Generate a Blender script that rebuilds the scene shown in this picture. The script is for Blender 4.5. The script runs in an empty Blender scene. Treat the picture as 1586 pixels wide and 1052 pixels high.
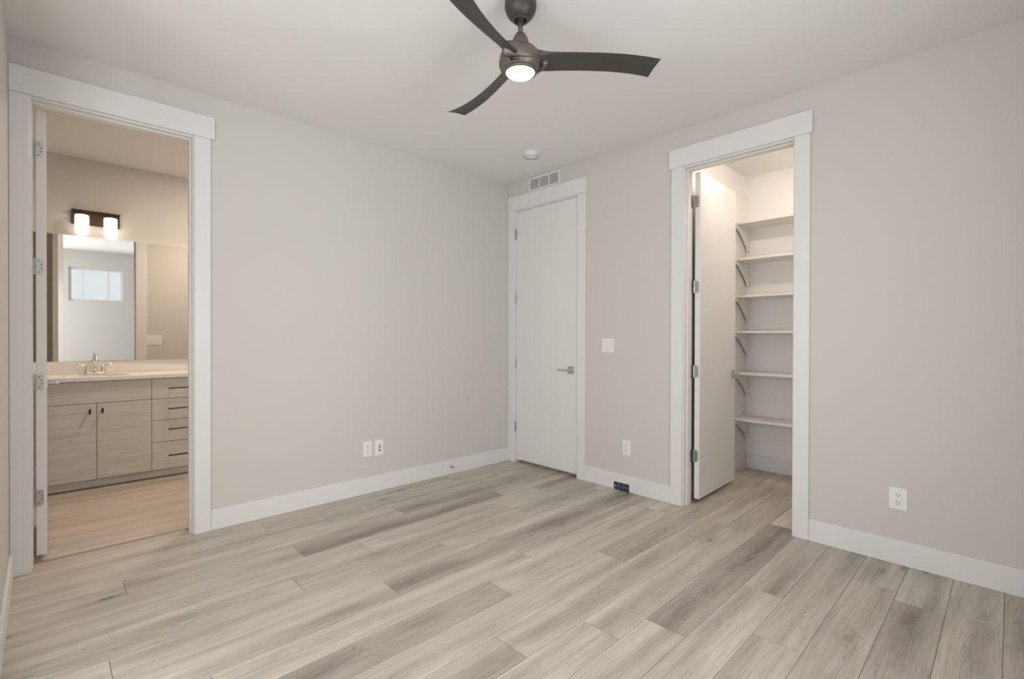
import bpy, bmesh, math, random
from mathutils import Vector, Matrix, Euler
C = bpy.context.scene.collection
SC = bpy.context.scene
PI = math.pi

# ------------------------------------------------------------------ camera
cam_data = bpy.data.cameras.new('camera')
cam = bpy.data.objects.new('camera', cam_data); C.objects.link(cam)
RX = Vector((0.7226243302882056, -0.6912358955750881, 0.002648385173680958))
DN = Vector((-0.0016675706422545392, -0.005574605548297875, -0.9999830713472773))
FW = Vector((0.6912389575853457, 0.7226076808625043, -0.005181030287293209))
M = Matrix((RX, -DN, -FW)).transposed().to_4x4()
M.translation = Vector((-3.35401469, -3.54759232, 1.22726663))
cam.matrix_world = M
cam_data.sensor_width = 36.0
cam_data.sensor_fit = 'HORIZONTAL'
cam_data.lens = 758.4417 / 1586 * 36.0
cam_data.clip_start = 0.02
SC.camera = cam

# ------------------------------------------------------------------ world, light, exposure
SC.view_settings.view_transform = 'Standard'
SC.view_settings.look = 'None'
SC.view_settings.gamma = 1.0
SC.view_settings.use_curve_mapping = False
SC.view_settings.exposure = 0.11
w = bpy.data.worlds.new('world'); SC.world = w; w.use_nodes = True
bg = w.node_tree.nodes['Background']
bg.inputs['Color'].default_value = (0.96, 0.98, 1.0, 1); bg.inputs['Strength'].default_value = 1.0

def area(name, loc, rot, sx, sy, power, col):
    l = bpy.data.lights.new(name, 'AREA'); l.shape = 'RECTANGLE'; l.size = sx; l.size_y = sy
    l.energy = power; l.color = col
    o = bpy.data.objects.new(name, l); o.location = loc; o.rotation_euler = rot; C.objects.link(o); return o
DAY = (.985, 1.0, 1.02)
# daylight by two large windows behind and beside the camera, plus an added alcove fill
area('daylight_front_window', (-1.90, -3.80, 1.42), (PI/2, 0, 0), 1.1, 1.5, 19, DAY)      # faces +y
area('alcove_fill_light', (-4.15, -3.80, 1.42), (PI/2+.28, 0, 0), .8, 1.5, 37, DAY)     # faces +y, added to brighten the left wall and ceiling
area('daylight_side_window', (-4.75, -2.70, 1.42), (0, -PI/2, 0), 1.5, 1.5, 37, DAY)      # faces +x

# ------------------------------------------------------------------ materials
def mat(name, col=(.8, .8, .8), rough=.5, metal=0.0, emis=None, estr=0.0, spec=.5):
    m = bpy.data.materials.new(name); m.use_nodes = True
    b = m.node_tree.nodes['Principled BSDF']
    b.inputs['Base Color'].default_value = (*col, 1); b.inputs['Roughness'].default_value = rough
    b.inputs['Metallic'].default_value = metal; b.inputs['Specular IOR Level'].default_value = spec
    if emis:
        b.inputs['Emission Color'].default_value = (*emis, 1); b.inputs['Emission Strength'].default_value = estr
    return m
def N(m, t, **kw):
    n = m.node_tree.nodes.new(t)
    for k, v in kw.items():
        if k in n.inputs: n.inputs[k].default_value = v
        else: setattr(n, k, v)
    return n
def L(m, a, b): m.node_tree.links.new(a, b)
def bump_noise(m, scale, strength, dist=.002, detail=2):
    b = m.node_tree.nodes['Principled BSDF']
    tc = N(m, 'ShaderNodeTexCoord'); nz = N(m, 'ShaderNodeTexNoise'); nz.inputs['Scale'].default_value = scale
    nz.inputs['Detail'].default_value = detail
    bp = N(m, 'ShaderNodeBump'); bp.inputs['Strength'].default_value = strength; bp.inputs['Distance'].default_value = dist
    L(m, tc.outputs['Object'], nz.inputs['Vector']); L(m, nz.outputs['Fac'], bp.inputs['Height']); L(m, bp.outputs['Normal'], b.inputs['Normal'])
    return m
m_wall = bump_noise(mat('wall_paint', (.635, .612, .575), .75, spec=.25), 160, .12)
m_ceil = bump_noise(mat('ceiling_paint', (.83, .82, .805), .85, spec=.15), 120, .15)
m_closet = bump_noise(mat('closet_paint', (.86, .845, .825), .75, spec=.2), 160, .1)
m_trim = bump_noise(mat('trim_enamel', (.77, .76, .745), .38, spec=.4), 35, .03)
m_door = bump_noise(mat('door_enamel', (.78, .765, .745), .42, spec=.35), 30, .03)
m_chrome = bump_noise(mat('chrome', (.84, .83, .82), .14, 1.0), 40, .01)
m_nickel = bump_noise(mat('hinge_nickel', (.47, .46, .45), .32, 1.0), 120, .03)
m_lever = bump_noise(mat('door_lever_chrome', (.58, .57, .56), .18, 1.0), 40, .01)
m_screw = bump_noise(mat('screw_recess', (.12, .12, .12), .4, .6), 80, .05)
m_black = bump_noise(mat('black_metal', (.018, .017, .016), .4, .4), 90, .04)
m_fan = bump_noise(mat('fan_matte_black', (.060, .055, .050), .42, .25), 60, .05)
m_housing = bump_noise(mat('fan_housing', (.150, .132, .115), .42, .45), 60, .05)
m_bronze = bump_noise(mat('fixture_bronze', (.085, .055, .038), .42, .6), 60, .05)
m_plastic = bump_noise(mat('white_plastic', (.84, .83, .815), .35), 50, .02)
m_slot = bump_noise(mat('outlet_slot', (.05, .048, .045), .6), 50, .02)
m_navy = bump_noise(mat('navy_box', (.012, .018, .032), .45), 70, .05)
m_navy2 = bump_noise(mat('navy_device', (.03, .045, .08), .4), 70, .05)
m_steel = bump_noise(mat('steel_strap', (.35, .42, .48), .35, .8), 70, .05)
m_shelf = bump_noise(mat('shelf_white', (.85, .83, .805), .5, spec=.3), 40, .03)
m_mirror = bump_noise(mat('mirror_silver', (.86, .87, .87), .015, 1.0), 5, .0)
m_quartz = mat('quartz_counter', (.80, .77, .735), .25)
def quartz():
    m = m_quartz; b = m.node_tree.nodes['Principled BSDF']
    tc = N(m, 'ShaderNodeTexCoord'); nz = N(m, 'ShaderNodeTexNoise'); nz.inputs['Scale'].default_value = 55; nz.inputs['Detail'].default_value = 4
    r = N(m, 'ShaderNodeValToRGB'); r.color_ramp.elements[0].color = (.76, .73, .69, 1); r.color_ramp.elements[1].color = (.83, .80, .765, 1)
    L(m, tc.outputs['Object'], nz.inputs['Vector']); L(m, nz.outputs['Fac'], r.inputs['Fac']); L(m, r.outputs['Color'], b.inputs['Base Color'])
quartz()
m_sink = bump_noise(mat('sink_porcelain', (.82, .80, .775), .15), 20, .01)
m_lens = bump_noise(mat('lit_fan_lens', (.9, .88, .85), .4, emis=(1, .90, .78), estr=7.0), 30, .01)
m_can = bump_noise(mat('lit_ceiling_lens', (.9, .88, .85), .4, emis=(1, .78, .56), estr=6.0), 30, .01)
def shade_mat():
    m = mat('lit_frosted_shade', (.9, .87, .83), .4, emis=(1, .86, .70), estr=3.0)
    b = m.node_tree.nodes['Principled BSDF']; tc = N(m, 'ShaderNodeTexCoord'); nz = N(m, 'ShaderNodeTexNoise')
    nz.inputs['Scale'].default_value = 12
    mp = N(m, 'ShaderNodeMapRange'); mp.inputs['To Min'].default_value = 2.0; mp.inputs['To Max'].default_value = 2.6
    L(m, tc.outputs['Object'], nz.inputs['Vector']); L(m, nz.outputs['Fac'], mp.inputs['Value']); L(m, mp.outputs['Result'], b.inputs['Emission Strength'])
    return m
m_shade = shade_mat()
def glass_mat():
    m = bpy.data.materials.new('window_glass'); m.use_nodes = True; nt = m.node_tree; nt.nodes.clear()
    o = nt.nodes.new('ShaderNodeOutputMaterial'); t = nt.nodes.new('ShaderNodeBsdfTransparent'); g = nt.nodes.new('ShaderNodeBsdfGlossy')
    fr = nt.nodes.new('ShaderNodeFresnel'); fr.inputs['IOR'].default_value = 1.45; mx = nt.nodes.new('ShaderNodeMixShader')
    t.inputs['Color'].default_value = (.93, .95, .95, 1); g.inputs['Roughness'].default_value = .02
    nt.links.new(fr.outputs[0], mx.inputs[0]); nt.links.new(t.outputs[0], mx.inputs[1]); nt.links.new(g.outputs[0], mx.inputs[2]); nt.links.new(mx.outputs[0], o.inputs[0])
    return m
m_glass = glass_mat()

def wood_floor(name, light, mid, dark, knot, sat=1.0):
    m = mat(name, light, .42, spec=.35); b = m.node_tree.nodes['Principled BSDF']
    at = N(m, 'ShaderNodeAttribute', attribute_name='plank'); tc = N(m, 'ShaderNodeTexCoord')
    sep = N(m, 'ShaderNodeSeparateColor'); L(m, at.outputs['Color'], sep.inputs['Color'])
    # R = tone (0 pale .. 1 dark), G/B random offsets of the plank's print
    off = N(m, 'ShaderNodeCombineXYZ')
    for i, ch in enumerate(('Green', 'Blue', 'Green')):
        mu = N(m, 'ShaderNodeMath', operation='MULTIPLY'); mu.inputs[1].default_value = (37.0, 23.0, 51.0)[i]
        L(m, sep.outputs[ch], mu.inputs[0]); L(m, mu.outputs[0], off.inputs[i])
    add = N(m, 'ShaderNodeVectorMath', operation='ADD'); L(m, tc.outputs['Object'], add.inputs[0]); L(m, off.outputs[0], add.inputs[1])
    def stretched(sx, sy):
        v = N(m, 'ShaderNodeVectorMath', operation='MULTIPLY'); v.inputs[1].default_value = (sx, sy, 1); L(m, add.outputs[0], v.inputs[0]); return v.outputs[0]
    def noise(vec, sc, det=4, ro=.55, dist=0.0):
        n = N(m, 'ShaderNodeTexNoise'); n.inputs['Scale'].default_value = sc; n.inputs['Detail'].default_value = det
        n.inputs['Roughness'].default_value = ro; n.inputs['Distortion'].default_value = dist; L(m, vec, n.inputs['Vector']); return n.outputs['Fac']
    def rng(x, a, bb, c=0.0, d=1.0):
        r = N(m, 'ShaderNodeMapRange'); r.inputs['From Min'].default_value = a; r.inputs['From Max'].default_value = bb
        r.inputs['To Min'].default_value = c; r.inputs['To Max'].default_value = d; r.clamp = True; L(m, x, r.inputs['Value']); return r.outputs['Result']
    def math2(op, x, y):
        n = N(m, 'ShaderNodeMath', operation=op)
        for i, q in enumerate((x, y)):
            if isinstance(q, (int, float)): n.inputs[i].default_value = q
            else: L(m, q, n.inputs[i])
        n.use_clamp = False
        return n.outputs[0]
    def mix(f, a, bcol):
        n = N(m, 'ShaderNodeMix', data_type='RGBA')
        if isinstance(f, (int, float)): n.inputs[0].default_value = f
        else: L(m, f, n.inputs[0])
        for idx, q in ((6, a), (7, bcol)):
            if isinstance(q, tuple): n.inputs[idx].default_value = (*q, 1)
            else: L(m, q, n.inputs[idx])
        return n.outputs[2]
    broad = noise(stretched(.9, 9.0), 1.3, 3, .5)
    bands = rng(noise(stretched(.7, 14.0), 1.6, 2, .5), .40, .68)
    fine = noise(stretched(3.2, 60.0), 2.2, 5, .68)
    # plank-local v (0..1 across the board) places the heart streak and its arched grain
    uv = N(m, 'ShaderNodeUVMap', uv_map='plank_uv'); su = N(m, 'ShaderNodeSeparateXYZ'); L(m, uv.outputs['UV'], su.inputs[0])
    wob = noise(stretched(1.0, .01), 1.3, 2, .5)
    v0 = math2('ADD', .22, math2('MULTIPLY', sep.outputs['Blue'], .56))
    h = math2('SUBTRACT', su.outputs['Y'], math2('ADD', v0, math2('MULTIPLY', math2('SUBTRACT', wob, .5), .75)))
    h2 = math2('MULTIPLY', h, h)
    core = math2('POWER', 2.718, math2('MULTIPLY', h2, -26.0))
    wide = math2('POWER', 2.718, math2('MULTIPLY', h2, -7.0))
    patch = rng(noise(stretched(.85, 1.2), 1.4, 3, .55), .38, .66)
    heart = math2('MULTIPLY', core, patch)
    fld = math2('ADD', math2('MULTIPLY', h2, 5.5), math2('MULTIPLY', noise(stretched(1.25, 3.2), 1.5, 3, .5, .3), 2.6))
    ln = math2('SINE', math2('MULTIPLY', fld, 44.0), 0)
    arcs = math2('MULTIPLY', rng(ln, .15, .95), math2('MULTIPLY', wide, rng(noise(stretched(1.1, 2.0), 1.2, 2), .44, .62)))
    vor = N(m, 'ShaderNodeTexVoronoi', feature='F1'); vor.inputs['Scale'].default_value = 1.0; L(m, stretched(1.5, 5.0), vor.inputs['Vector'])
    vd = math2('ADD', vor.outputs['Distance'], math2('MULTIPLY', math2('SUBTRACT', fine, .5), .10))
    knots = rng(vd, .02, .085, 1.0, 0.0)
    halo = rng(vd, .05, .30, 1.0, 0.0)
    speck = rng(noise(stretched(9.0, 42.0), 2.0, 4, .7), .60, .74)
    tone = sep.outputs['Red']
    c = mix(math2('MULTIPLY', rng(broad, .34, .68), .85), light, mid)
    c = mix(math2('MULTIPLY', bands, .30), c, dark)
    c = mix(math2('MULTIPLY', tone, .44), c, dark)
    c = mix(math2('MULTIPLY', math2('MULTIPLY', wide, patch), math2('ADD', .14, math2('MULTIPLY', tone, .50))), c, dark)
    c = mix(math2('MULTIPLY', heart, math2('ADD', .26, math2('MULTIPLY', tone, .66))), c, dark)
    c = mix(math2('MULTIPLY', arcs, math2('ADD', .22, math2('MULTIPLY', tone, .60))), c, dark)
    c = mix(math2('MULTIPLY', math2('MULTIPLY', speck, math2('ADD', .10, heart)), .9), c, knot)
    c = mix(math2('MULTIPLY', halo, .30), c, dark)
    c = mix(math2('MULTIPLY', knots, .80), c, knot)
    c = mix(math2('MULTIPLY', rng(fine, .50, .70), .34), c, dark)
    c = mix(math2('MULTIPLY', rng(fine, .5, .30), .30), c, light)
    L(m, c, b.inputs['Base Color'])
    bp = N(m, 'ShaderNodeBump'); bp.inputs['Strength'].default_value = .12; bp.inputs['Distance'].default_value = .001
    L(m, fine, bp.inputs['Height']); L(m, bp.outputs['Normal'], b.inputs['Normal'])
    L(m, rng(fine, .3, .7, .36, .48), b.inputs['Roughness'])
    return m
m_floor = wood_floor('vinyl_plank_oak', (.70, .634, .565), (.565, .503, .438), (.210, .174, .143), (.085, .070, .058))
m_bathfloor = wood_floor('bathroom_plank', (.64, .57, .49), (.52, .45, .38), (.31, .255, .205), (.25, .2, .16))
m_under = bump_noise(mat('plank_joint', (.23, .20, .17), .8), 60, .1)
m_thresh = bump_noise(mat('threshold_strip', (.30, .245, .19), .5), 60, .05)

def vanity_mat():
    m = mat('greige_woodgrain', (.5, .45, .4), .5, spec=.3); b = m.node_tree.nodes['Principled BSDF']
    tc = N(m, 'ShaderNodeTexCoord'); v = N(m, 'ShaderNodeVectorMath', operation='MULTIPLY'); v.inputs[1].default_value = (1.2, 1.2, 34)
    nz = N(m, 'ShaderNodeTexNoise'); nz.inputs['Scale'].default_value = 2.2; nz.inputs['Detail'].default_value = 5; nz.inputs['Distortion'].default_value = .5
    r = N(m, 'ShaderNodeValToRGB'); e = r.color_ramp.elements
    e[0].position = .3; e[0].color = (.56, .52, .475, 1); e[1].position = .7; e[1].color = (.71, .675, .635, 1)
    L(m, tc.outputs['Object'], v.inputs[0]); L(m, v.outputs[0], nz.inputs['Vector']); L(m, nz.outputs['Fac'], r.inputs['Fac']); L(m, r.outputs['Color'], b.inputs['Base Color'])
    return m
m_vanity = vanity_mat()
m_vdark = bump_noise(mat('dark_carcass_and_shadow', (.17, .14, .115), .7), 60, .05)

# ------------------------------------------------------------------ mesh helpers
def link(name, me, m, parent=None):
    o = bpy.data.objects.new(name, me); C.objects.link(o)
    if m is not None: me.materials.append(m)
    if parent is not None: o.parent = parent
    return o
def obj(name, bm, m, parent=None, smooth=False, bevel=0.0, seg=2):
    me = bpy.data.meshes.new(name)
    bmesh.ops.recalc_face_normals(bm, faces=bm.faces)
    bm.to_mesh(me); bm.free()
    if smooth:
        for p in me.polygons: p.use_smooth = True
    o = link(name, me, m, parent)
    if bevel:
        md = o.modifiers.new('bevel', 'BEVEL'); md.width = bevel; md.segments = seg; md.limit_method = 'ANGLE'; md.angle_limit = math.radians(40)
    return o
def bx(bm, x0, x1, y0, y1, z0, z1, mtx=None):
    vs = [bm.verts.new((x, y, z)) for x in (x0, x1) for y in (y0, y1) for z in (z0, z1)]
    for f in ((0, 1, 3, 2), (4, 6, 7, 5), (0, 4, 5, 1), (2, 3, 7, 6), (0, 2, 6, 4), (1, 5, 7, 3)):
        bm.faces.new([vs[i] for i in f])
    if mtx is not None: bmesh.ops.transform(bm, matrix=mtx, verts=vs)
    return vs
def box(*a): bm = bmesh.new(); bx(bm, *a); return bm
def boxes(lst):
    bm = bmesh.new()
    for b in lst: bx(bm, *b)
    return bm
def lathe(bm, prof, seg=48, centre=(0, 0, 0), axis='Z'):
    rings = []
    start = len(bm.verts)
    allv = []
    for r, z in prof:
        if r < 1e-6:
            v = bm.verts.new((0, 0, z)); rings.append([v]); allv.append(v)
        else:
            ring = [bm.verts.new((r*math.cos(2*PI*i/seg), r*math.sin(2*PI*i/seg), z)) for i in range(seg)]; rings.append(ring); allv += ring
    for a, b in zip(rings, rings[1:]):
        for i in range(seg):
            j = (i+1) % seg
            if len(a) == 1 and len(b) == 1: continue
            if len(a) == 1: bm.faces.new((a[0], b[i], b[j]))
            elif len(b) == 1: bm.faces.new((a[i], b[0], a[j]))
            else: bm.faces.new((a[i], b[i], b[j], a[j]))
    R = Matrix.Identity(4)
    if axis == 'X': R = Matrix.Rotation(PI/2, 4, 'Y')
    elif axis == '-X': R = Matrix.Rotation(-PI/2, 4, 'Y')
    elif axis == 'Y': R = Matrix.Rotation(-PI/2, 4, 'X')
    elif axis == '-Y': R = Matrix.Rotation(PI/2, 4, 'X')
    bmesh.ops.transform(bm, matrix=Matrix.Translation(centre) @ R, verts=allv)
    return allv
def cyl(bm, p0, p1, r, seg=20):
    p0 = Vector(p0); p1 = Vector(p1); d = p1-p0; l = d.length
    vs = lathe(bm, [(0, 0), (r, 0), (r, l), (0, l)], seg)
    bmesh.ops.transform(bm, matrix=Matrix.Translation(p0) @ d.to_track_quat('Z', 'Y').to_matrix().to_4x4(), verts=vs)
def tube(bm, pts, radii, seg=14):
    pts = [Vector(p) for p in pts]; rings = []
    if isinstance(radii, (int, float)): radii = [radii]*len(pts)
    for i, p in enumerate(pts):
        t = (pts[min(i+1, len(pts)-1)]-pts[max(i-1, 0)]).normalized()
        up = Vector((1, 0, 0)) if abs(t.x) < .9 else Vector((0, 0, 1))
        u = t.cross(up).normalized(); v = t.cross(u).normalized()
        rings.append([bm.verts.new(p+radii[i]*(math.cos(2*PI*k/seg)*u+math.sin(2*PI*k/seg)*v)) for k in range(seg)])
    for a, b in zip(rings, rings[1:]):
        for k in range(seg): bm.faces.new((a[k], a[(k+1) % seg], b[(k+1) % seg], b[k]))
    bm.faces.new(rings[0]); bm.faces.new(rings[-1][::-1])
def prism(bm, pts2, plane, a, b):
    """extrude a 2-D outline: plane 'yz' extrudes along x from a to b, 'xz' along y, 'xy' along z"""
    def P(u, v, w): return {'yz': (w, u, v), 'xz': (u, w, v), 'xy': (u, v, w)}[plane]
    A = [bm.verts.new(P(u, v, a)) for u, v in pts2]; B = [bm.verts.new(P(u, v, b)) for u, v in pts2]
    bm.faces.new(A); bm.faces.new(B[::-1]); n = len(A)
    for i in range(n): bm.faces.new((A[i], B[i], B[(i+1) % n], A[(i+1) % n]))
def rrect(u0, u1, v0, v1, r, n=5, corners=(1, 1, 1, 1)):
    pts = []
    for (cu, cv, a0, on) in ((u1-r, v1-r, 0, corners[0]), (u0+r, v1-r, 90, corners[1]), (u0+r, v0+r, 180, corners[2]), (u1-r, v0+r, 270, corners[3])):
        if on:
            for k in range(n+1):
                a = math.radians(a0+90*k/n); pts.append((cu+r*math.cos(a), cv+r*math.sin(a)))
        else:
            a = math.radians(a0+45); pts.append((cu+r*(1 if math.cos(a) > 0 else -1), cv+r*(1 if math.sin(a) > 0 else -1)))
    return pts
def empty(name, loc=(0, 0, 0), rot=(0, 0, 0), parent=None):
    o = bpy.data.objects.new(name, None); C.objects.link(o); o.location = loc; o.rotation_euler = rot; o.empty_display_size = .05
    if parent is not None: o.parent = parent
    return o
def tag(o, label, cat, group=None):
    o['label'] = label; o['category'] = cat
    if group: o['group'] = group
    return o
def struct(o, label=None, cat=None):
    o['kind'] = 'structure'
    if label: o['label'] = label
    if cat: o['category'] = cat
    return o
def dup(root, loc, label=None):
    r = root.copy(); C.objects.link(r); r.location = loc
    if label: r['label'] = label
    for ch in list(root.children):
        c = ch.copy(); C.objects.link(c); c.parent = r
        for g in ch.children:
            d = g.copy(); C.objects.link(d); d.parent = c
    return r

# ------------------------------------------------------------------ dimensions
H = 2.74            # bedroom ceiling
HB = 2.765          # bathroom ceiling
WT = 0.12           # wall thickness
XL = -3.481         # left wall face
YF = -3.75          # wall behind the camera
YB = 2.10           # bathroom far wall
XC = 1.45           # closet far wall
ZO = 2.452          # underside of the head jambs

# ------------------------------------------------------------------ walls
def wall(name, boxlist, m, label): return struct(obj(name, boxes(boxlist), m), label, 'wall')
# back wall with the bathroom doorway (x -3.405 .. -2.672)
wall('wall_back', [(-4.82, -3.412, 0, WT, 0, 3.0), (-2.668, WT, 0, WT, 0, 3.0), (-3.412, -2.668, 0, WT, 2.475, 3.0)], m_wall,
     'greige painted wall with the bathroom doorway at its left end')
wall('wall_right', [(0, WT, -.078, 0, 0, 3.0), (0, WT, -1.825, -.876, 0, 3.0), (0, WT, YF-WT, -2.578, 0, 3.0),
                    (0, WT, -.876, -.078, 2.475, 3.0), (0, WT, -2.578, -1.825, 2.475, 3.0)], m_wall,
     'greige painted wall with the closed door and the closet doorway')
wall('wall_left', [(XL-WT, XL, -1.15, 0, 0, 3.0), (-4.82, XL-WT, -1.15, -1.03, 0, 3.0)], m_wall, 'short greige wall at the left edge of the photo')
wall('wall_alcove', [(-4.82, -4.70, -1.95, -1.15, 0, 3.0), (-4.82, -4.70, YF-WT, -3.45, 0, 3.0), (-4.82, -4.70, -3.45, -1.95, 0, .67), (-4.82, -4.70, -3.45, -1.95, 2.17, 3.0)],
     m_wall, 'greige wall with a window left of the camera')
wall('wall_front', [(-4.70, -4.57, YF-WT, YF, 0, 3.0), (-4.57, -3.73, YF-WT, YF, 0, .67), (-4.57, -3.73, YF-WT, YF, 2.17, 3.0), (-3.73, -3.49, YF-WT, YF, 0, 3.0), (-3.49, -2.75, YF-WT, YF, 0, 1.84), (-3.49, -2.75, YF-WT, YF, 2.43, 3.0), (-2.75, -2.45, YF-WT, YF, 0, 3.0),
                    (-2.45, -1.35, YF-WT, YF, 0, .67), (-2.45, -1.35, YF-WT, YF, 2.17, 3.0), (-1.35, 0, YF-WT, YF, 0, 3.0)], m_wall,
     'greige wall with the small high window seen in the bathroom mirror')
wall('wall_bathroom_far', [(-4.32, -1.08, YB, YB+WT, 0, 3.0)], m_wall, 'greige bathroom wall behind the mirror and vanity light')
wall('wall_bathroom_left', [(-4.32, -4.20, WT, YB, 0, 3.0)], m_wall, 'greige side wall of the bathroom on the left')
wall('wall_bathroom_right', [(-1.20, -1.08, WT, YB, 0, 3.0)], m_wall, 'greige side wall of the bathroom on the right')
wall('wall_closet_left', [(WT, XC+WT, -1.728, -1.62, 0, 3.0)], m_closet, 'white closet side wall behind the open door')
wall('wall_closet_far', [(XC, XC+WT, -3.32, -1.728, 0, 3.0)], m_closet, 'white closet wall behind the shelves')
wall('wall_closet_right', [(WT, XC+WT, -3.42, -3.32, 0, 3.0)], m_closet, 'white closet side wall on the right')
wall('wall_hall', [(1.25, 1.37, -1.62, 0, 0, 3.0), (WT, 1.37, 0, .12, 0, 3.0)], m_wall, 'hallway wall behind the closed door')
struct(obj('ceiling', boxes([(-4.70, 0, YF, 0, H, H+.06), (WT, XC, -3.32, -1.728, H, H+.06), (WT, 1.25, -1.62, 0, H, H+.06)]), m_ceil), 'flat off-white bedroom ceiling', 'ceiling')
struct(obj('ceiling_bathroom', box(-4.20, -1.20, WT, YB, HB, HB+.06), m_ceil), 'off-white ceiling of the bathroom beyond the left doorway', 'ceiling')

# ------------------------------------------------------------------ plank floors
random.seed(11)
PW = 0.182; Y0 = -0.049; PLK = 1.524
def plank_floor(name, x0, x1, rows, rowy, m, gap=.0012, slope=0.0, xp=-1.4):
    """rows: list of (k, ends, darks): one mesh, every plank an island carrying its own print offset"""
    bm = bmesh.new()
    cols = []; cols_row = []
    for k, ends, tones in rows:
        ya = rowy(k); yb = rowy(k+1)
        es = sorted(e for e in ends if x0 < e < x1); xs = [x0]+es+[x1]
        for i in range(len(xs)-1):
            a, b = xs[i], xs[i+1]
            mid = (a+b)/2; tone = None
            for (ta, tb, tv) in tones:
                if ta <= mid <= tb: tone = tv
            if tone is None: tone = random.choice((0, .04, .08, .12, .18, .25, .32))
            col = (tone, random.random(), random.random(), 1)
            def yy(y, x): return y+slope*(x-xp)
            P = [(a+gap, yy(ya, a)-gap), (b-gap, yy(ya, b)-gap), (b-gap, yy(yb, b)+gap), (a+gap, yy(yb, a)+gap)]
            top = [bm.verts.new((x, y, 0)) for x, y in P]; bot = [bm.verts.new((x, y, -.004)) for x, y in P]
            bm.faces.new(top); cols.append(col); cols_row.append(k)
            for q in range(4):
                bm.faces.new((top[q], bot[q], bot[(q+1) % 4], top[(q+1) % 4])); cols.append(col); cols_row.append(k)
    me = bpy.data.meshes.new(name); bmesh.ops.recalc_face_normals(bm, faces=bm.faces); bm.to_mesh(me); bm.free()
    uvl = me.uv_layers.new(name='plank_uv')
    for p in me.polygons:
        for q, li in enumerate(p.loop_indices):
            co = me.vertices[me.loops[li].vertex_index].co
            k = cols_row[p.index]; t = (rowy(k)+slope*(co.x-xp)-co.y)/PW
            uvl.data[li].uv = (co.x, min(1, max(0, t)))
    at = me.attributes.new('plank', 'FLOAT_COLOR', 'FACE')
    for i, c in enumerate(cols): at.data[i].color = c
    return link(name, me, m)
def chain(*anchors):
    out = set()
    for a in anchors:
        for n in range(-5, 6): out.add(round(a+n*PLK, 3))
    return sorted(out)
rows = [(-3, chain(-.9), []), (-2, chain(-1.7), []), (-1, chain(-.4), []),
 (0, chain(-2.33), [(-2.33, -.8, .1)]), (1, chain(-1.98), [(-1.98, -.46, .2)]), (2, chain(-3.07), [(-1.55, -.02, .75), (-3.07, -1.55, .15)]),
 (3, chain(-2.305), [(-2.305, -.785, .8), (-.785, .7, .1)]), (4, chain(-.475), [(-.475, 1.05, .5), (-2.0, -.475, .05)]), (5, chain(-2.447), [(-2.447, -.92, .22), (-.92, .6, .1)]),
 (6, chain(-3.177), [(-3.177, -1.65, .06), (-1.65, -.12, .0)]), (7, chain(-2.13), [(-2.13, -.6, .85), (-.6, .92, .72), (-3.66, -2.13, .1)]), (8, chain(-2.92), [(-2.92, -1.40, .0), (-1.40, .12, .12)]),
 (9, chain(-1.744), [(-3.27, -1.744, .95), (-1.744, -.22, .16)]), (10, chain(-1.06), [(-1.06, .47, .68), (-2.585, -1.06, .05)]), (11, chain(-2.02), [(-2.02, -.49, .18), (-.49, 1.1, .3)]),
 (12, chain(-1.668), [(-1.668, -.14, .05), (-3.2, -1.668, .12), (-.14, 1.4, .4)]), (13, [-4.45, -2.93, -1.458, .105, 1.63], [(-1.458, .105, .9), (-2.93, -1.458, .04)]), (14, chain(-.842), [(-.842, .7, .22), (-2.37, -.842, .08)]),
 (15, chain(-1.23), [(-1.23, .3, .3)]), (16, chain(-1.9), [(-1.9, -.3, .25)]), (17, chain(-.478), [(-2.0, -.478, .78), (-.478, 1.05, .15)]),
 (18, chain(-1.35), [(-1.35, .2, .2)]), (19, chain(-.579), [(-.579, 1, .3)]), (20, chain(-1.1), []), (21, chain(-.3), [])]
fl = plank_floor('floor', -4.75, XC+.05, [r for r in rows], lambda k: Y0-PW*k, m_floor, slope=.012)
struct(fl, 'pale greige oak-look plank floor with some darker planks', 'floor')
# clip the planks that would run under the bathroom: rows -3..-1 end in the doorway
struct(obj('floor_base', boxes([(-4.75, XC+.05, YF-.05, .108, -.06, -.0022)]), m_under), 'joint lines of the plank floor', 'floor')
brow = [(k, [(-3.6+.37*((k*5) % 4)), (-2.2+.31*((k*3) % 4))], [(-9, 9, [.05, .2, .1, .3, .0, .15][k % 6])]) for k in range(0, 12)]
bf = plank_floor('floor_bathroom', -4.20, -1.20, brow, lambda k: YB-PW*k, m_bathfloor, gap=.0004)
bf.location.z = .003
struct(bf, 'warm beige wood-look floor inside the bathroom', 'floor')
struct(obj('floor_bathroom_base', box(-4.2, -1.2, .132, YB, -.06, .0025), m_bathfloor), 'base of the bathroom floor', 'floor')

# ------------------------------------------------------------------ baseboards
def base(name, bl, label):
    return struct(obj(name, boxes(bl), m_trim, bevel=.003, seg=2), label, 'baseboard')
BT = .014; BH = .131
base('baseboard_back', [(-2.592, -.0005, -BT, 0, 0, BH)], 'white baseboard under the long greige back wall')
base('baseboard_right', [(-BT, 0, -1.7475, -.957, 0, BH)], 'white baseboard between the closed door and the closet')
base('baseboard_right_near', [(-BT, 0, YF+BT, -2.653, 0, BH)], 'white baseboard right of the closet doorway')
base('baseboard_left', [(XL, XL+BT, -1.15, -.020, 0, BH)], 'white baseboard at the left edge of the photo')
base('baseboard_front', [(-4.70, 0, YF, YF+BT, 0, BH)], 'white baseboard behind the camera')
base('baseboard_closet_far', [(XC-BT, XC, -3.32, -1.728, 0, .139)], 'white baseboard on the closet far wall')
base('baseboard_closet_left', [(WT, XC-BT, -1.728-BT, -1.728, 0, .139)], 'white baseboard on the closet side wall behind the door')
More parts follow.
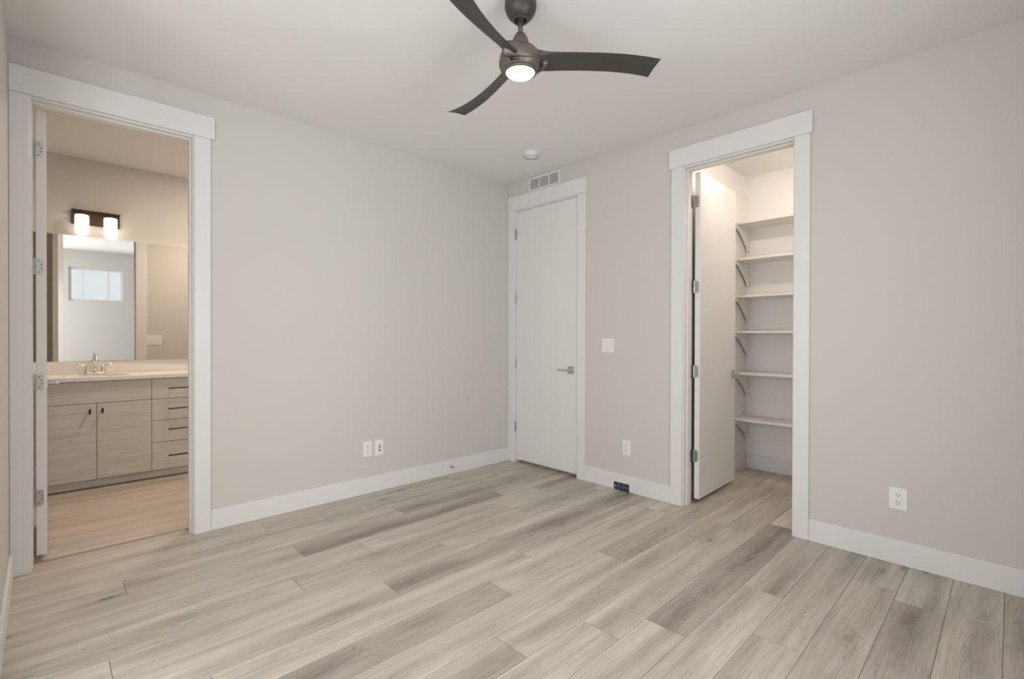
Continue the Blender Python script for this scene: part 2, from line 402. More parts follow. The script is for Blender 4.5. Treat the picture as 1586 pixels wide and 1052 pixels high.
base('baseboard_bathroom', [(-2.59, -1.20, WT, WT+BT, 0, BH), (-1.20-BT, -1.20, WT+BT, YB, 0, BH)], 'white baseboard inside the bathroom')

# ------------------------------------------------------------------ door casings, jambs, heads  (trim)
CT = .018
def casing(name, label):
    return struct(empty(name), label, 'door casing')
# bathroom doorway
t1 = casing('trim_1', 'white casing around the bathroom doorway with a wide flat header')
obj('side_casing', box(XL+.0005, -3.405, -CT, 0, 0, 2.463), m_trim, t1, bevel=.004)
obj('side_casing', box(-2.683, -2.5935, -CT, 0, 0, 2.463), m_trim, t1, bevel=.004)
obj('header', box(XL+.0005, -2.572, -.023, 0, 2.463, 2.600), m_trim, t1, bevel=.003)
obj('jamb', boxes([(-3.4115, -3.397, -.001, WT+.001, 0, 2.474), (-2.689, -2.6685, -.001, WT+.001, 0, 2.474), (-3.397, -2.689, -.001, WT+.001, ZO, 2.474)]), m_trim, t1, bevel=.002)
obj('door_stop_strip', boxes([(-3.397, -3.394, .03, .075, 0, ZO), (-2.700, -2.689, .03, .075, 0, ZO), (-3.394, -2.700, .03, .075, ZO-.011, ZO)]), m_trim, t1, bevel=.002)
obj('inner_casing', boxes([(-3.475, -3.405, WT, WT+CT, 0, 2.463), (-2.683, -2.575, WT, WT+CT, 0, 2.463), (-3.475, -2.575, WT, WT+CT, 2.463, 2.60)]), m_trim, t1, bevel=.003)
# closed door in the right wall
t2 = casing('trim_2', 'white casing around the closed door beside the room corner')
obj('side_casing', box(-CT, 0, -.092, -.0005, 0, 2.463), m_trim, t2, bevel=.004)
obj('side_casing', box(-CT, 0, -.957, -.872, 0, 2.463), m_trim, t2, bevel=.004)
obj('header', box(-.023, 0, -.965, -.0005, 2.463, 2.600), m_trim, t2, bevel=.003)
obj('jamb', boxes([(-.001, WT+.001, -.098, -.0785, 0, 2.474), (-.001, WT+.001, -.8755, -.862, 0, 2.474), (-.001, WT+.001, -.862, -.098, ZO, 2.474)]), m_trim, t2, bevel=.002)
# closet doorway
t3 = casing('trim_3', 'white casing around the open closet doorway')
obj('side_casing', box(-CT, 0, -1.8385, -1.7485, 0, 2.463), m_trim, t3, bevel=.004)
obj('side_casing', box(-CT, 0, -2.6525, -2.5645, 0, 2.463), m_trim, t3, bevel=.004)
obj('header', box(-.023, 0, -2.664, -1.731, 2.463, 2.600), m_trim, t3, bevel=.003)
obj('jamb', boxes([(-.001, WT+.001, -1.846, -1.8255, 0, 2.474), (-.001, WT+.001, -2.5775, -2.558, 0, 2.474), (-.001, WT+.001, -2.558, -1.846, ZO, 2.474)]), m_trim, t3, bevel=.002)
obj('door_stop_strip', boxes([(.035, .078, -1.856, -1.846, 0, ZO), (.035, .078, -2.558, -2.548, 0, ZO), (.035, .078, -2.548, -1.856, ZO-.011, ZO)]), m_trim, t3, bevel=.002)
# threshold strip between the bedroom and bathroom floors
th = bmesh.new(); prism(th, [(.098, 0), (.103, .005), (.112, .007), (.126, .007), (.134, .003)], 'yz', -3.391, -2.689)
struct(obj('trim_4', th, m_thresh), 'narrow brown threshold strip in the bathroom doorway', 'threshold')

# ------------------------------------------------------------------ doors
def handle(parent, p, out, along, name='door_handle'):
    """square rose at p on a door face, out = unit normal of the face, along = direction of the lever"""
    e = empty(name, parent=parent); e['label'] = 'chrome lever handle'
    out = Vector(out); along = Vector(along); up = Vector((0, 0, 1)); p = Vector(p)
    def frame(): return Matrix((along, up, out)).transposed().to_4x4()
    def tr(bm): bmesh.ops.transform(bm, matrix=Matrix.Translation(p) @ frame(), verts=bm.verts)
    b = bmesh.new(); prism(b, rrect(-.032, .032, -.032, .032, .005), 'xy', 0, .008); tr(b); obj('rose', b, m_lever, e, bevel=.0015)
    b = bmesh.new(); cyl(b, (0, 0, .006), (0, 0, .045), .011); tr(b); obj('spindle', b, m_lever, e, smooth=False, bevel=.001)
    b = bmesh.new(); prism(b, rrect(-.010, .116, -.0065, .0065, .005), 'xy', .044, .056); tr(b); obj('lever', b, m_lever, e, bevel=.003)
    return e
HZ = [2.2325, 1.6015, .9755, .3495]
def hinge_leaf(parent, plane, u0, u1, zc, a, b, round_right=True):
    """one hinge leaf: outline in (u,z), extruded a..b along the third axis"""
    bm = bmesh.new(); cr = (1, 0, 0, 1) if round_right else (0, 1, 1, 0)
    prism(bm, rrect(u0, u1, zc-.0445, zc+.0445, .014, 5, cr), plane, a, b)
    return obj('leaf', bm, m_nickel, parent)
# --- door_1: bathroom door, swung fully into the bathroom
d1 = struct(empty('door_1'), 'white flat door swung open into the bathroom, seen edge-on', 'door')
SX0, SX1, SY0, SY1 = -3.384, -3.341, .135, .832
obj('slab', box(SX0, SX1, SY0, SY1, .036, 2.447), m_door, d1, bevel=.002)
for zc in HZ:
    h = empty('hinge', parent=d1); h['label'] = 'silver butt hinge'
    hinge_leaf(h, 'xz', SX0+.001, SX0+.030, zc, SY0-.0025, SY0+.001)
    hinge_leaf(h, 'yz', .083, .121, zc, -3.3975, -3.3945, False)
    b = bmesh.new()
    for q in range(5): cyl(b, (-3.3905, .1275, zc-.0445+.0178*q+.0005), (-3.3905, .1275, zc-.0445+.0178*(q+1)-.0005), .0058, 14)
    obj('knuckle', b, m_nickel, h)
    b = bmesh.new()
    for dx, dz in ((.012, .030), (.022, .010), (.022, -.010), (.012, -.030)):
        cyl(b, (SX0+dx, SY0-.0034, zc+dz), (SX0+dx, SY0-.002, zc+dz), .0034, 12)
    obj('screw', b, m_screw, h)
handle(d1, (SX1, SY1-.065, .925), (1, 0, 0), (0, -1, 0))
handle(d1, (SX0, SY1-.065, .925), (-1, 0, 0), (0, -1, 0))
# --- door_2: closed door
d2 = struct(empty('door_2'), 'closed plain white door beside the room corner', 'door')
obj('slab', box(.001, .041, -.8585, -.1015, .030, 2.4485), m_door, d2, bevel=.002)
for zc in HZ:
    h = empty('hinge', parent=d2); h['label'] = 'silver hinge knuckle'
    b = bmesh.new()
    for q in range(5): cyl(b, (-.008, -.0985, zc-.0495+.0198*q+.0006), (-.008, -.0985, zc-.0495+.0198*(q+1)-.0006), .0068, 14)
    obj('knuckle', b, m_nickel, h)
    hinge_leaf(h, 'xz', -.006, .03, zc, -.1002, -.0984)
handle(d2, (.001, -.793, .937), (-1, 0, 0), (0, 1, 0))
# --- door_3: closet door, swung into the closet
HX, HY = .128, -1.858
d3 = struct(empty('door_3', (HX, HY, 0), (0, 0, math.radians(2.3))), 'white flat door swung open into the closet', 'door')
obj('slab', box(.004, .716, -.042, -.003, .034, 2.447), m_door, d3, bevel=.002)
for zc in HZ:
    h = empty('hinge', parent=d3); h['label'] = 'silver butt hinge'
    hinge_leaf(h, 'yz', -.033, -.003, zc, .0015, .0045, False)
    b = bmesh.new()
    for q in range(5): cyl(b, (.0, 0, zc-.0445+.0178*q+.0005), (.0, 0, zc-.0445+.0178*(q+1)-.0005), .0060, 14)
    obj('knuckle', b, m_nickel, h)
    hinge_leaf(h, 'xz', -.040, -.004, zc, .0095, .0125, False)
    b = bmesh.new()
    for dy, dz in ((-.012, .030), (-.022, .010), (-.022, -.010), (-.012, -.030)):
        cyl(b, (.0008, dy, zc+dz), (.002, dy, zc+dz), .0034, 12)
    obj('screw', b, m_screw, h)
handle(d3, (.652, -.042, .925), (0, -1, 0), (-1, 0, 0))
handle(d3, (.652, -.003, .925), (0, 1, 0), (-1, 0, 0))

# ------------------------------------------------------------------ windows
def window(name, axis, u0, u1, z0, z1, wpos, depth, bars, label):
    """frame in a wall opening; axis 'y' = wall normal along y (u is x), 'x' = normal along x (u is y)"""
    e = struct(empty(name), label, 'window')
    f = .035
    L_ = [(u0, u0+f, z0, z1), (u1-f, u1, z0, z1), (u0+f, u1-f, z0, z0+f), (u0+f, u1-f, z1-f, z1)]
    for t in bars: L_.append((t-.012, t+.012, z0+f, z1-f))
    b = bmesh.new(); a, c = wpos, wpos+depth
    for (p, q, r, s) in L_:
        if axis == 'y': bx(b, p, q, a, c, r, s)
        else: bx(b, a, c, p, q, r, s)
    obj('window_frame', b, m_trim, e, bevel=.002)
    m_ = (a+c)/2
    obj('pane', box(u0+f, u1-f, m_-.002, m_+.002, z0+f, z1-f) if axis == 'y' else box(m_-.002, m_+.002, u0+f, u1-f, z0+f, z1-f), m_glass, e)
    return e
window('window_1', 'y', -3.49, -2.75, 1.84, 2.43, YF-.09, .05, [-3.31, -2.955], 'small high bright window seen reflected in the bathroom mirror')
window('window_2', 'y', -2.45, -1.35, .67, 2.17, YF-.115, .05, [-1.9], 'large window behind the camera')
window('added_window_4', 'y', -4.57, -3.73, .67, 2.17, YF-.115, .05, [], 'added unseen tall window behind the camera in the alcove')  # unseen opening added to go with the alcove fill light
window('window_3', 'x', -3.45, -1.95, .67, 2.17, -4.82, .05, [-2.70], 'large window left of the camera')

# ------------------------------------------------------------------ ceiling fan
FX, FY = -1.813, -1.986
fan = tag(empty('ceiling_fan', (FX, FY, H), (0, 0, 0)), 'dark ceiling fan with three curved blades and a lit round light', 'ceiling fan')
def fz(z): return z-H
b = bmesh.new()
lathe(b, [(0, fz(2.7395)), (.0615, fz(2.7395)), (.066, fz(2.735)), (.0700, fz(2.722)), (.0715, fz(2.706)), (.0700, fz(2.690)), (.0645, fz(2.674)), (.0555, fz(2.659)), (.0455, fz(2.648)), (.0375, fz(2.642)), (.0345, fz(2.6405)), (.0320, fz(2.6405)), (.0315, fz(2.645)), (.026, fz(2.655)), (.0, fz(2.66))])
obj('canopy', b, m_fan, fan, smooth=True)
b = bmesh.new(); lathe(b, [(.034, fz(2.642)), (.0365, fz(2.640)), (.035, fz(2.6375)), (.029, fz(2.638)), (.028, fz(2.643))]); obj('canopy_ring', b, m_housing, fan, smooth=True)
b = bmesh.new(); lathe(b, [(0, fz(2.672)), (.012, fz(2.669)), (.020, fz(2.660)), (.0225, fz(2.649)), (.019, fz(2.637)), (.0128, fz(2.632))], 32); obj('hanger_ball', b, m_black, fan, smooth=True)
b = bmesh.new(); cyl(b, (0, 0, fz(2.565)), (0, 0, fz(2.640)), .0115, 28); obj('downrod', b, m_housing, fan, smooth=True)
b = bmesh.new(); lathe(b, [(0, fz(2.584)), (.0150, fz(2.584)), (.021, fz(2.579)), (.0275, fz(2.570)), (.0335, fz(2.556)), (.0385, fz(2.540)), (.042, fz(2.520)), (0, fz(2.510))]); obj('coupler', b, m_housing, fan, smooth=True)
hb = bmesh.new()
lathe(hb, [(0, fz(2.528)), (.030, fz(2.527)), (.050, fz(2.520)), (.069, fz(2.508)), (.084, fz(2.492)), (.0925, fz(2.474)), (.093, fz(2.462)), (.0895, fz(2.442)), (.083, fz(2.427)), (.075, fz(2.416)), (.070, fz(2.4125)), (.0, fz(2.4125))], 64)
hs = obj('motor_housing', hb, m_housing, fan, smooth=True)
for a0, t0 in ((196, 20), (203, 20), (210, 20), (217, 20)):
    b = bmesh.new(); vs = bx(b, .080, .0940, -.0016, .0016, -.016, .016)
    bmesh.ops.transform(b, matrix=Matrix.Rotation(math.radians(a0), 4, 'Z') @ Matrix.Translation((0.001, 0, fz(2.434))) @ Matrix.Rotation(math.radians(t0), 4, 'X'), verts=vs)
    obj('vent_slot', b, m_black, hs)
b = bmesh.new(); lathe(b, [(.070, fz(2.4135)), (.0760, fz(2.415)), (.0740, fz(2.4065)), (.066, fz(2.4035)), (.0625, fz(2.408))], 64); obj('light_ring', b, m_housing, fan, smooth=True)
b = bmesh.new(); lathe(b, [(.0630, fz(2.4105)), (.0625, fz(2.4045)), (.057, fz(2.3985)), (.044, fz(2.3945)), (.025, fz(2.3922)), (0, fz(2.392))], 56); obj('light_lens', b, m_lens, fan, smooth=True)
def blade(ang):
    """swept, twisted blade: stations (r, sweep angle deg, z, chord, tilt deg, thickness)"""
    st = []
    for r, th in ((.050, .060), (.080, .046), (.105, .026), (.130, .0150), (.17, .0105), (.22, .0090), (.28, .0085), (.34, .0080), (.40, .0078), (.46, .0074), (.51, .0070), (.56, .0066), (.595, .0060), (.6135, .0050)):
        q = r/.6
        st.append((r, -2.104-10.801*q+13.232*q*q, 2.4604-.0101*q+.0044*q*q+.012*max(0, 1-r/.12), .094-.0276*q+.0553*q*q, 29.92-18.4*q-2.43*q*q+60*max(0, .16-r), th))
    bm = bmesh.new(); rings = []
    n = 12
    for i, (r, sw, z, ch, tl, th) in enumerate(st):
        a = math.radians(ang+sw); rad = Vector((math.cos(a), math.sin(a), 0)); tan = Vector((-math.sin(a), math.cos(a), 0))
        t = math.radians(tl); cd = tan*math.cos(t)-Vector((0, 0, 1))*math.sin(t); nd = tan*math.sin(t)+Vector((0, 0, 1))*math.cos(t)
        ring = []
        for side in (1, -1):
            for q in range(n):
                s = (q/(n))*2-1 if side == 1 else 1-(q/n)*2
                prof = max(0.0, 1-abs(s)**2.6)**.5
                camb = .05*ch*(1-s*s)
                extra = rad*(-.0088*s if i == len(st)-1 else 0)
                ring.append(bm.verts.new(rad*r+Vector((0, 0, z-H))+cd*(s*ch/2)+nd*(side*th/2*max(prof, .12)+camb)+extra))
        rings.append(ring)
    m_ = len(rings[0])
    for A, B in zip(rings, rings[1:]):
        for k in range(m_): bm.faces.new((A[k], A[(k+1) % m_], B[(k+1) % m_], B[k]))
    bm.faces.new(rings[0]); bm.faces.new(rings[-1][::-1])
    o = obj('blade', bm, m_fan, fan, smooth=True)
    # shroud that sweeps from the blade root around the motor housing
    cm = bmesh.new(); rings = []; ns = 18
    for i in range(ns+1):
        t = i/ns; a = math.radians(ang-9+88*t); rad = Vector((math.cos(a), math.sin(a), 0)); tan = Vector((-math.sin(a), math.cos(a), 0))
        r = .112-.020*min(1, t*2.2)-.006*t; z = 2.462-.014*t; hv = .030*(1-t**2.2)+.003; hr = .013*(1-t)+.005
        up = (Vector((0, 0, 1))+tan*.55*(1-t)).normalized()
        rings.append([cm.verts.new(rad*r+Vector((0, 0, z-H))+up*hv*math.sin(2*PI*k/16)+rad*hr*math.cos(2*PI*k/16)) for k in range(16)])
    for A, B in zip(rings, rings[1:]):
        for k in range(16): cm.faces.new((A[k], A[(k+1) % 16], B[(k+1) % 16], B[k]))
    cm.faces.new(rings[0]); cm.faces.new(rings[-1][::-1])
    obj('root_shroud', cm, m_housing, o, smooth=True)
    md = o.modifiers.new('edges', 'EDGE_SPLIT'); md.split_angle = math.radians(50)
    return o
for a in (-40, 80, 200): blade(a)

# ------------------------------------------------------------------ smoke detector, vent
sd = tag(empty('smoke_detector', (-.452, -.738, H)), 'small round white smoke detector on the ceiling', 'smoke detector')
b = bmesh.new(); lathe(b, [(0, 0), (.066, 0), (.066, -.008), (.060, -.011), (0, -.011)]); obj('base_plate', b, m_plastic, sd, smooth=False, bevel=.001)
b = bmesh.new(); lathe(b, [(.052, -.010), (.054, -.014), (.053, -.026), (.046, -.034), (.020, -.037), (0, -.037)]); obj('cover', b, m_plastic, sd, smooth=True)
b = bmesh.new(); lathe(b, [(.0500, -.0335), (.0525, -.0345), (.0515, -.031)]); obj('sensing_slot', b, m_slot, sd)

vt = tag(empty('air_vent', (0, -.472, 2.672)), 'white rectangular air vent above the closed door header', 'air vent')
fr = [(-.012, 0, -.196, -.176, -.066, .064), (-.012, 0, .176, .196, -.066, .064), (-.012, 0, -.176, .176, .046, .064), (-.012, 0, -.176, .176, -.066, -.050),
      (-.011, 0, -.066, -.056, -.050, .046), (-.011, 0, .056, .066, -.050, .046)]
obj('frame', boxes(fr), m_trim, vt, bevel=.0015)
m_ventback = bump_noise(mat('vent_cavity', (.36, .35, .335), .8), 50, .05)
obj('backing', box(-.0015, -.0005, -.176, .176, -.050, .046), m_ventback, vt)
for k in range(12):
    z = -.045+k*.0080
    bb = bmesh.new(); vs = bx(bb, -.0095, -.002, -.176, .176, z-.0008, z+.0008)
    bmesh.ops.transform(bb, matrix=Matrix.Translation((-.006, 0, z)) @ Matrix.Rotation(math.radians(-48), 4, 'Y') @ Matrix.Translation((.006, 0, -z)), verts=vs)
    obj('louver', bb, m_trim, vt)

# ------------------------------------------------------------------ outlets and switches (built facing -y at the origin, z up)
def plate(name, loc, rotz, wd, ht, label, cat, group=None):
    e = tag(empty(name, loc, (0, 0, rotz)), label, cat, group)
    b = bmesh.new(); prism(b, rrect(-wd/2, wd/2, -ht/2, ht/2, .006), 'xz', -.006, 0); obj('cover_plate', b, m_plastic, e, bevel=.002)
    return e
def outlet(name, loc, rotz, label, wd=.075, ht=.120):
    e = plate(name, loc, rotz, wd, ht, label, 'outlet', 'white wall outlets')
    b = bmesh.new(); prism(b, rrect(-.0165, .0165, -.0335, .0335, .003), 'xz', -.0085, -.005); f = obj('receptacle', b, m_plastic, e, bevel=.0008)
    b = bmesh.new()
    for zc in (.019, -.019):
        bx(b, -.0085, -.0055, -.0089, -.0080, zc-.001, zc+.009); bx(b, .0055, .0085, -.0089, -.0080, zc, zc+.008)
        cyl(b, (0, -.0089, zc-.0085), (0, -.0080, zc-.0085), .0032, 12)
    obj('slot', b, m_slot, f)
    return e
def rocker(name, loc, rotz, gangs, wd, label, ht=.118):
    e = plate(name, loc, rotz, wd, ht, label, 'light switch')
    for g in range(gangs):
        u = (g-(gangs-1)/2)*.046
        b = bmesh.new(); prism(b, [(-.0095, -.033), (-.0060, -.0335), (-.0060, .0335), (-.0072, .033)], 'yz', u-.0165, u+.0165)
        obj('rocker', b, m_plastic, e, bevel=.0008)
        b = bmesh.new(); bx(b, u-.0180, u+.0180, -.0062, -.0058, -.0350, .0350); obj('rocker_gap', b, m_ventback, e)
    return e
outlet('power_outlet', (-1.523, 0, .347), 0, 'white power outlet low on the back wall, left of the cable plate')
dp = plate('cable_plate', (-1.424, 0, .3435), 0, .074, .124, 'white wall plate with black cable jacks on the back wall', 'wall plate')
b = bmesh.new(); prism(b, rrect(-.0165, .0165, -.0335, .0335, .003), 'xz', -.0085, -.005); obj('insert', b, m_plastic, dp, bevel=.0008)
b = bmesh.new(); bx(b, -.007, .007, -.0092, -.008, .010, .021); bx(b, -.006, .006, -.0092, -.008, -.005, .004); obj('data_jack', b, m_slot, dp)
b = bmesh.new(); cyl(b, (0, -.014, -.019), (0, -.008, -.019), .0065, 16); obj('coaxial_jack', b, m_slot, dp)
outlet('power_outlet', (0, -1.368, .349), -PI/2, 'white power outlet below the light switch beside the closed door')
outlet('power_outlet', (0, -3.080, .354), -PI/2, 'white power outlet right of the closet above the baseboard', .080, .120)
rocker('light_switch', (0, -1.185, 1.159), -PI/2, 2, .120, 'white double rocker light switch between closed door and closet')
rocker('light_switch', (-2.507, WT, 1.175), PI, 3, .162, 'white switch plate reflected in the bathroom mirror', .118)

# uncovered dark outlet set sideways in the baseboard
do = tag(empty('baseboard_outlet', (-BT, -1.328, .030)), 'uncovered dark navy outlet set sideways into the baseboard', 'outlet')
obj('box', box(-.003, 0, -.071, .071, -.029, .031), m_navy, do, bevel=.001)
for q in ((-.060, -.026), (-.022, .014)): obj('receptacle', box(-.006, -.002, q[0], q[1], -.021, .024), m_navy2, do, bevel=.003)
for q in ((-.0045, -.002, .020, .027, -.029, .031), (-.0075, -.002, -.0255, -.0225, -.02, .023), (-.0045, -.002, -.066, -.0615, -.006, .010)):
    obj('mounting_strap', box(*q), m_steel, do)
obj('terminal', boxes([(-.0065, -.002, .046, .058, -.014, .016)]), m_steel, do, bevel=.001)
for yc in (-.043, -.004):
    for dy in (-.0085, .0055): obj('contact', box(-.0066, -.0055, yc+dy-.0015, yc+dy+.0015, -.006, .008), m_steel, do)

# spring door stop on the back baseboard
ds = tag(empty('door_stop', (-.725, -BT, .069)), 'small white and silver door stop on the back wall baseboard', 'door stop')
b = bmesh.new(); lathe(b, [(0, 0), (.012, 0), (.011, .005), (.006, .007), (0, .007)], 20, axis='-Y'); obj('base', b, m_nickel, ds, smooth=True)
b = bmesh.new()
pts = [(.0045*math.cos(k*.9), -.006-.0011*k*.9, .0045*math.sin(k*.9)) for k in range(60)]
tube(b, pts, .0013, 6); obj('spring', b, m_nickel, ds, smooth=True)
b = bmesh.new(); lathe(b, [(0, .0), (.0075, 0), (.0080, .010), (.006, .014), (0, .014)], 18, (0, -.064, 0), '-Y'); obj('rubber_tip', b, m_plastic, ds, smooth=True)

# ------------------------------------------------------------------ bathroom vanity
VY = 1.58
van = tag(empty('vanity_cabinet', (-3.047, VY, 0)), 'pale woodgrain bathroom vanity cabinet with black pulls', 'vanity cabinet')
VX0, VX1 = -4.195, -2.285
def ve(name, bm, m, parent=van, **k):
    o = obj(name, bm, m, parent, **k); o.data.transform(Matrix.Translation((3.047, -VY, 0))); return o
ve('carcass', boxes([(VX0, VX1, VY+.0185, VY+.021, .075, .73), (VX0, VX1, VY+.021, YB-.001, .075, .093), (VX0, VX0+.016, VY+.021, YB-.001, .093, .867), (-2.706, -2.690, VY+.021, YB-.001, .093, .867), (-3.420, -3.404, VY+.021, YB-.001, .093, .867)]), m_vdark)
ve('side_panel', box(VX1, VX1+.016, VY+.002, YB-.001, 0, .867), m_vanity, bevel=.001)
ve('toe_kick', boxes([(VX0, VX1, VY+.040, VY+.055, .012, .079)]), m_vanity)
ve('toe_kick_painted_shadow', boxes([(VX0, VX1, VY+.045, VY+.055, 0.003, .012)]), m_vdark)  # shadow line at the floor, painted as a dark strip
G = .0018
def front(x0, x1, z0, z1): return box(x0+G, x1-G, VY, VY+.018, z0+G, z1-G)
def bar_pull(parent, xc, zc, half):
    b = bmesh.new(); cyl(b, (xc-half, VY-.030, zc), (xc+half, VY-.030, zc), .0055, 14)
    for s in (-1, 1): cyl(b, (xc+s*(half-.018), VY-.030, zc), (xc+s*(half-.018), VY, zc), .0045, 12)
    return ve('pull', b, m_black, parent)
def knob(parent, xc, zc):
    b = bmesh.new(); cyl(b, (xc, VY-.028, zc-.021), (xc, VY-.028, zc+.021), .0058, 14); cyl(b, (xc, VY-.028, zc), (xc, VY, zc), .0075, 12)
    return ve('knob', b, m_black, parent)
XD = [-2.69, -2.287]
ve('false_front', front(-3.404, -2.69, .689, .864), m_vanity, bevel=.001)
dl = ve('door', front(-3.404, -3.047, .079, .689), m_vanity, bevel=.001); knob(dl, -3.090, .627)
dr = ve('door', front(-3.047, -2.69, .079, .689), m_vanity, bevel=.001); knob(dr, -3.013, .629)
for (z0, z1, zp) in ((.687, .864, .777), (.503, .687, .601), (.314, .503, .424), (.079, .314, .196)):
    q = ve('drawer', front(-2.69, -2.287, z0, z1), m_vanity, bevel=.001); bar_pull(q, -2.488, zp, .088)
    q = ve('drawer', front(-3.80, -3.404, z0, z1), m_vanity, bevel=.001); bar_pull(q, -3.602, zp, .088)
ve('filler_panel', front(-4.194, -3.80, .079, .864), m_vanity, bevel=.001)

# countertop with oval basin and backsplash
ct = tag(empty('countertop', (-3.033, 1.83, .898)), 'white stone bathroom countertop with an oval sink', 'countertop')
def counter_mesh():
    bm = bmesh.new(); n = 64; x0, x1, y0, y1 = VX0, -2.262, 1.555, YB-.001; cx, cy, ax, ay = -3.033, 1.785, .215, .155
    top = []; out = []; low = []
    for k in range(n):
        a = 2*PI*k/n; c, s = math.cos(a), math.sin(a)
        top.append((cx+ax*c, cy+ay*s))
        t = 1e9
        if c > 1e-9: t = min(t, (x1-cx)/c)
        if c < -1e-9: t = min(t, (x0-cx)/c)
        if s > 1e-9: t = min(t, (y1-cy)/s)
        if s < -1e-9: t = min(t, (y0-cy)/s)
        out.append([cx+c*t, cy+s*t])
    for crn in ((x0, y0), (x1, y0), (x0, y1), (x1, y1)):
        i = min(range(n), key=lambda i: (out[i][0]-crn[0])**2+(out[i][1]-crn[1])**2); out[i] = list(crn)
    def ring(pts, z): return [bm.verts.new((x+3.033, y-1.83, z-.898)) for x, y in pts]
    I1, O1, I0, O0 = ring(top, .898), ring(out, .898), ring(top, .868), ring(out, .868)
    for k in range(n):
        j = (k+1) % n
        bm.faces.new((I1[k], O1[k], O1[j], I1[j])); bm.faces.new((I0[k], I0[j], O0[j], O0[k])); bm.faces.new((O1[k], O0[k], O0[j], O1[j])); bm.faces.new((I1[k], I1[j], I0[j], I0[k]))
    return bm
obj('slab', counter_mesh(), m_quartz, ct)
tag(obj('backsplash', box(VX0, -2.262, YB-.019, YB-.001, .8985, 1.008), m_quartz, bevel=.002), 'low white stone backsplash behind the bathroom faucet, under the mirror', 'backsplash')
sb = bmesh.new(); prof = [(1.03, -.030), (1.0, -.034), (.97, -.06), (.88, -.105), (.6, -.135), (.15, -.142), (0, -.142)]
lathe(sb, prof, 48); bmesh.ops.transform(sb, matrix=Matrix.Translation((0, 1.785-1.83, 0)) @ Matrix.Diagonal((.215, .155, 1, 1)), verts=sb.verts)
sk = obj('sink', sb, m_sink, ct, smooth=True)
db = bmesh.new(); lathe(db, [(0, -.138), (.022, -.138), (.024, -.141), (.012, -.143)], 24, (0, 1.785-1.83, 0)); obj('drain', db, m_chrome, sk, smooth=True)

# faucet
fa = tag(empty('faucet', (-3.033, 1.992, .8984)), 'chrome two-handle faucet standing behind the sink', 'faucet')
b = bmesh.new(); prism(b, rrect(-.079, .079, -.027, .027, .026, 8), 'xy', 0, .016); obj('base_plate', b, m_chrome, fa, bevel=.006, seg=3)
b = bmesh.new()
tube(b, [(0, 0, .012), (0, 0, .06), (0, -.004, .10), (0, -.016, .130), (0, -.040, .147), (0, -.070, .146), (0, -.094, .130), (0, -.104, .108)], [.019, .016, .0155, .015, .0145, .0135, .013, .0135], 18)
obj('spout', b, m_chrome, fa, smooth=True)
b = bmesh.new(); lathe(b, [(0, .168), (.006, .168), (.007, .176), (.004, .180), (0, .181)], 16); cyl(b, (0, .0, .13), (0, .0, .168), .003, 10); obj('lift_rod', b, m_chrome, fa, smooth=True)
for s in (-1, 1):
    b = bmesh.new(); lathe(b, [(.022, .014), (.021, .022), (.014, .046), (.0125, .062), (.010, .074), (0, .077)], 24, (s*.051, 0, 0)); hd = obj('handle', b, m_chrome, fa, smooth=True)
    b = bmesh.new(); tube(b, [(s*.048, 0, .068), (s*.075, -.006, .076), (s*.105, -.012, .082), (s*.118, -.014, .082)], [.0062, .0058, .0066, .0045], 12); obj('lever', b, m_chrome, hd, smooth=True)

# mirror (a wedge standing proud at its right end), vanity light
TH = .0385
mx0, mx1 = -3.52, -2.25
mr = bmesh.new(); prism(mr, [(mx0, YB-.001), (mx0, YB-.006), (mx1, YB-.006-(mx1-mx0)*math.tan(TH)), (mx1, YB-.001)], 'xy', 1.0088, 2.086)
tag(obj('mirror', mr, m_mirror), 'large frameless bathroom mirror above the vanity counter', 'mirror')
vl = tag(empty('vanity_light', (-3.018, YB, 2.247)), 'bronze two-shade vanity light, lit, above the bathroom mirror', 'wall light')
b = bmesh.new(); prism(b, rrect(-.161, .161, -.058, .058, .004), 'xz', -.026, -.0005); obj('back_plate', b, m_bronze, vl, bevel=.002)
obj('top_rail', box(-.163, .163, -.062, -.0005, .052, .062), m_bronze, vl, bevel=.002)
for xc in (-.098, .092):
    b = bmesh.new(); tube(b, [(xc, -.020, .026), (xc, -.050, .032), (xc, -.078, .034), (xc, -.088, .024)], .007, 12); obj('arm', b, m_bronze, vl, smooth=True)
    b = bmesh.new(); lathe(b, [(0, .026), (.020, .026), (.026, .018), (.027, .008), (0, .008)], 28, (xc, -.088, 0)); obj('socket_cup', b, m_bronze, vl, smooth=True)
    b = bmesh.new(); lathe(b, [(.0, .012), (.040, .012), (.0455, .008), (.0465, .0), (.0465, -.140), (.0445, -.147), (.040, -.147), (.040, -.140), (.040, 0), (.02, .004)], 36, (xc, -.088, 0)); obj('glass_shade', b, m_shade, vl, smooth=True)
    pl = bpy.data.lights.new('vanity_bulb', 'POINT'); pl.energy = 6.0; pl.color = (1, .78, .58); pl.shadow_soft_size = .02
    po = bpy.data.objects.new('vanity_bulb', pl); po.location = (-3.018+xc, YB-.088, 2.15); C.objects.link(po)

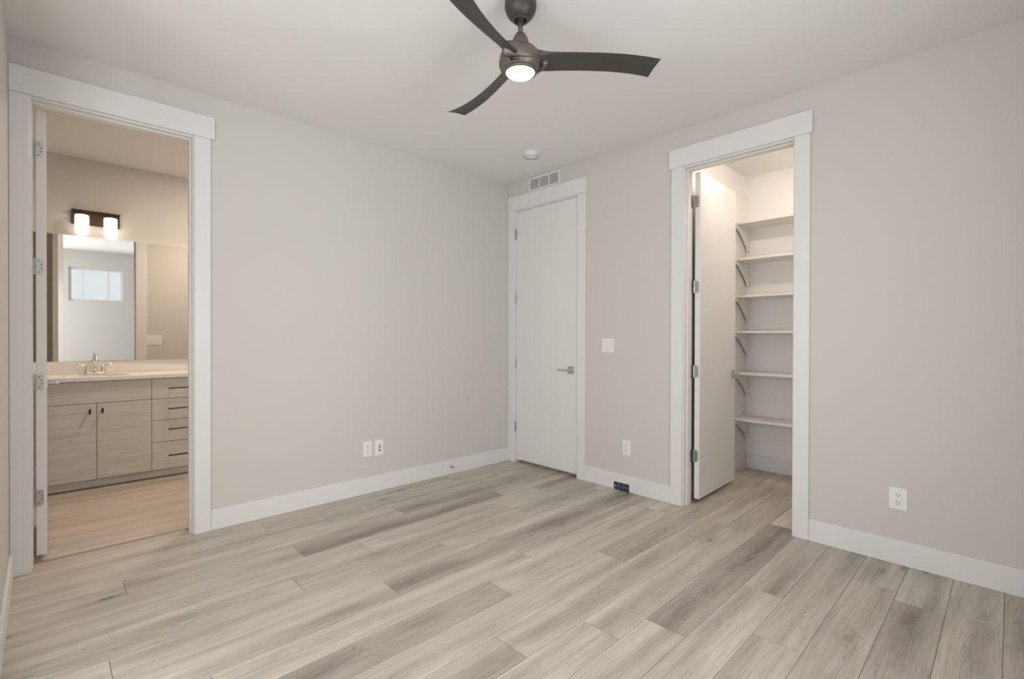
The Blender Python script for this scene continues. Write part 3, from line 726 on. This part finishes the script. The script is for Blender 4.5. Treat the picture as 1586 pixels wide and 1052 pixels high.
# bathroom and closet ceiling lights (their light falls in the photo, the lamps stand out of its view)
def can_light(name, loc, label, power, col, size=.16):
    e = tag(empty(name, loc), label, 'ceiling light')
    b = bmesh.new(); lathe(b, [(.072, 0), (.095, 0), (.095, -.004), (.080, -.008), (.072, -.004)], 40); obj('trim_ring', b, m_plastic, e, smooth=True)
    b = bmesh.new(); lathe(b, [(.073, -.003), (.04, -.004), (0, -.004)], 40); obj('lens', b, m_can, e, smooth=True)
    l = bpy.data.lights.new(name+'_glow', 'AREA'); l.shape = 'DISK'; l.size = max(size, .16); l.energy = power; l.color = col
    o = bpy.data.objects.new(name+'_glow', l); o.location = (loc[0], loc[1], loc[2]-.012); C.objects.link(o)
    return e
can_light('bathroom_ceiling_light', (-2.0, 1.02, HB), 'round ceiling light inside the bathroom', 24, (1, .82, .66), .34)
cl = tag(empty('closet_light', (WT+.0005, -2.22, 2.60)), 'added unseen long wall light inside the closet above its doorway', 'wall light')  # unseen fixture added to brighten the wall behind the shelves
obj('housing', box(0, .022, -.32, .32, -.045, .045), m_plastic, cl, bevel=.003)
b = bmesh.new(); prism(b, [(.0225, -.036), (.038, -.032), (.046, -.016), (.046, .016), (.038, .032), (.0225, .036)], 'xz', -.30, .30); obj('lens', b, m_can, cl, bevel=.002)
area('closet_light_glow', (WT+.06, -2.22, 2.60), (0, -PI/2+.6, 0), .07, .58, 3.6, (1, .86, .73))
can_light('closet_ceiling_light', (1.0, -3.0, H), 'round ceiling light inside the closet', 7.5, (1, .87, .75), .3)
can_light('hall_ceiling_light', (.7, -.75, H), 'round ceiling light in the hallway behind the closed door', 5, (1, .78, .58))

# ------------------------------------------------------------------ closet shelves with their brackets
def make_shelf():
    e = tag(empty('closet_shelf', (1.15, -1.729, 0)), '', 'shelf', 'white shelves on the closet far wall')
    obj('board', box(0, XC-1.15-.0005, -1.58, 0, -.019, 0), m_shelf, e, bevel=.002)
    obj('wall_cleat', box(.06, XC-1.15-.002, -.012, -.0003, -.055, -.0195), m_shelf, e, bevel=.001)
    bm = bmesh.new()
    out = [(.006, -.0195), (.006, -.030), (.014, -.036), (.012, -.046), (.022, -.050)]
    for k in range(7):
        t = k/6; out.append((.03+.225*t, -.050-.150*(t**1.25)))
    out += [(.262, -.225), (XC-1.15-.0005, -.225), (XC-1.15-.0005, -.0195)]
    prism(bm, out, 'xz', -.034, -.014); obj('bracket', bm, m_shelf, e, bevel=.0015)
    return e
SZ = [2.262, 1.937, 1.605, 1.285, .912, .497]
names = ['topmost white shelf in the open closet', 'second white closet shelf from the top', 'third white closet shelf from the top',
         'fourth white closet shelf from the top', 'white closet shelf level with the closet door handle, second from the bottom', 'lowest white closet shelf above the baseboard']
first = make_shelf()
for i, z in enumerate(SZ):
    s = first if i == 0 else dup(first, (1.15, -1.729, z), names[i])
    s.location = (1.15, -1.729, z); s['label'] = names[i]
